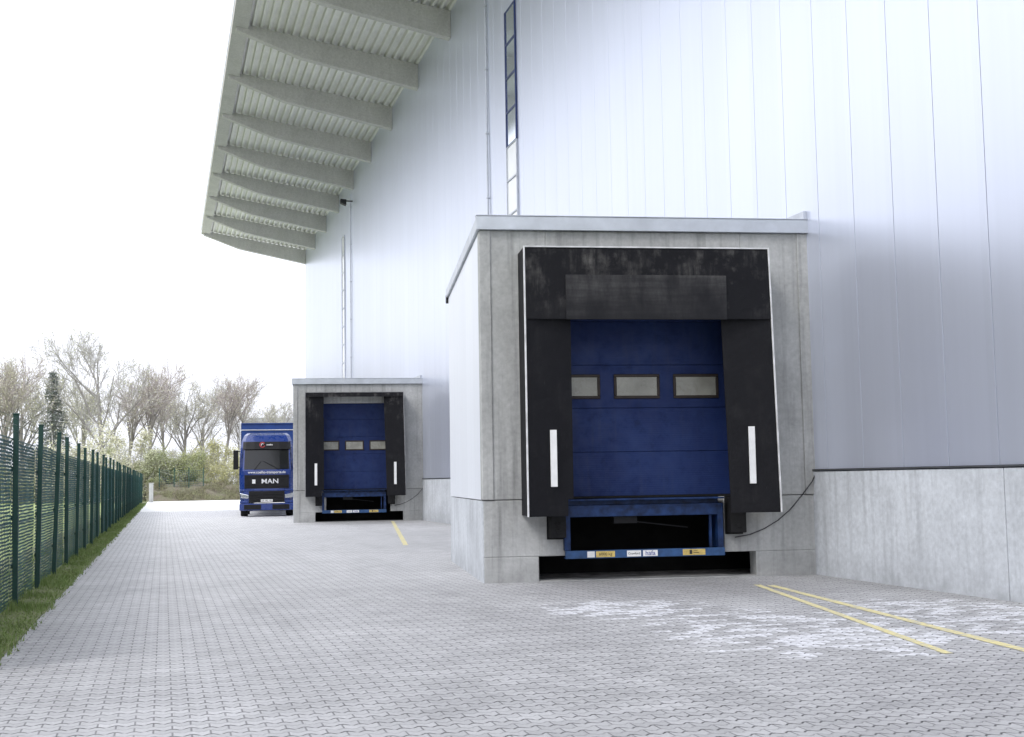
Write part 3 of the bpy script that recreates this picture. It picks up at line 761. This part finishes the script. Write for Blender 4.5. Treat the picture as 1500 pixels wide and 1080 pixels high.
for kind,mk,px,Y,hh,base,lab in (
    ('A',A,155,130,17.2,16,"tall bare spreading tree behind the fence"),
    ('B',B,212,134,14.6,14,"bare tree with reddish twigs behind the fence"),
    ('B',B,-4,128,14.6,14,"slender bare tree with reddish twigs in the meadow"),
    ('C',Cb,34,136,14.0,12,"pale budding tree in the meadow"),
    ('C',Cb,268,145,11.8,12,"pale budding tree above the earth bank"),
    ('B',B,326,142,13.0,14,"bare tree with reddish twigs above the bank"),
    ('A',A,350,150,12.5,16,"bare spreading tree above the bank"),
    ('C',Cb,125,148,14.0,12,"pale budding tree behind the fence"),
    ('C',Cb,378,155,10.3,12,"pale budding tree beside the distant building"),
    ('A',A,298,160,12.8,16,"distant bare tree above the bank"),
    ('B',B,182,146,14.5,14,"bare tree with reddish twigs standing behind others"),
    ('B',B,240,156,12.6,14,"distant bare tree above the bank"),
    ('C',Cb,-30,130,14,12,"pale budding tree in the meadow"),
    ('A',A,415,166,11.0,16,"bare tree beside the distant building")):
    place(kind,mk,"bare_tree",(az(px)*Y,Y,0.0 if px<215 else 1.2),hh/base,random.uniform(0,6),lab,"tree",TG)
place('con',lambda: conifer_meshes(13,3.0,4),"conifer_tree",(az(76)*132,132,0),1.0,0,"dark conical conifer standing among bare trees","tree",TG)
B1=lambda: bush_meshes(7,5,5,10000,LF2); B2=lambda: bush_meshes(6,4.2,6,10000,LF3); B3=lambda: bush_meshes(7,4.6,9,10000,LF1); B4=lambda: bush_meshes(6.5,5,12,11000,LF4)
for kd,mk,px,Y,s,lab in (('b1',B1,150,124,1.55,"pale green budding shrub"),('b3',B3,188,127,1.25,"green shrub behind the fence"),('b1',B1,120,128,1.2,"pale green budding shrub"),
    ('b2',B2,240,127,.85,"green shrub on the earth bank"),('b4',B4,292,128,.85,"yellow green shrub on the earth bank"),('b4',B4,330,130,1.2,"tall yellow green shrub on the earth bank"),('b4',B4,347,125,.85,"yellow green shrub beside the truck"),
    ('b2',B2,265,126,1.0,"green shrub on the earth bank"),('b2',B2,228,122.5,.3,"low green shrub on the earth bank"),('b2',B2,300,122.5,.25,"low green shrub on the earth bank"),
    ('b1',B1,215,135,.95,"pale shrub beside the fence end"),('b3',B3,60,130,1.0,"green shrub in the meadow"),('b1',B1,20,132,1.1,"pale shrub in the meadow"),('b3',B3,-15,128,1.0,"green shrub in the meadow"),('b1',B1,90,134,1.1,"pale shrub in the meadow"),('b3',B3,375,133,1.0,"pale shrub behind the truck")):
    place(kd,mk,"shrub",(az(px)*Y,Y,0 if px<215 else 1.1),s,random.uniform(0,6),lab,"shrub","shrubs behind the yard")
# distant building
hb=empty("distant_building",(az(370)*172,172,0)); tag(hb,"low grey flat roofed building behind the trees","building")
b=MB(); b.box(0,22,0,12,0,9.4); b.obj("wall",plain("render_grey",(.7,.7,.69),.8),hb)
b=MB(); b.box(-.4,22.4,-.4,12.4,9.4,10.2); b.obj("roof",plain("roof_grey",(.45,.47,.50),.7),hb)
for i in range(7):
    b=MB(); b.box(1+i*3,2.8+i*3,-.05,.0,6.2,7.8); b.obj("window",TGL,hb)
# added hall outside the view; its reflection darkens the lower warehouse wall
nb=empty("added_dark_hall",(-28,25,0)); tag(nb,"unseen dark grey hall added to darken the warehouse wall by reflection","building")
HALLM=plain("added_hall_cladding",(.075,.082,.095),.7,0,.1,1)
b=MB(); b.box(-12,10,-55,50,0,11.0); b.obj("wall",HALLM,nb)
b=MB(); b.prism_y([(-12.4,11.0),(10.4,11.0),(10.4,11.3),(-1,12.8),(-12.4,11.3)],-55.4,50.4); b.obj("roof",plain("added_hall_roof",(.12,.12,.13),.7),nb)
for i in range(12):
    b=MB(); b.box(10.0,10.05,-50+i*8,-46+i*8,4.2,5.6); b.obj("window",TGL,nb)
b=MB(); b.box(-.18,.18,-.3,.3,0,1.6); b.box(-.21,.21,-.33,.33,1.6,1.66)
tag(b.obj("gate_pillar",C_FACE,None,bevel=.02,loc=(-1.05,113,0)),"grey square pillar at the end of the fence","pillar")
f2=empty("wire_fence",(-.4,119.6,1.1)); tag(f2,"thin green wire fence on top of the bank","fence")
for i in range(4):
    b=MB(); b.box(-.04,.04,-.04,.04,0,1.9); b.obj("fence_post",GREEN,f2,loc=(i*1.3,0,0))
b=MB()
for k in range(8): b.tube((0,0,.25+k*.2),(3.9,0,.25+k*.2),.010,.010,3,0,False)
for k in range(20): b.tube((k*.2,0,.2),(k*.2,0,1.7),.008,.008,3,0,False)
b.obj("wire_mesh",GREENM,f2)
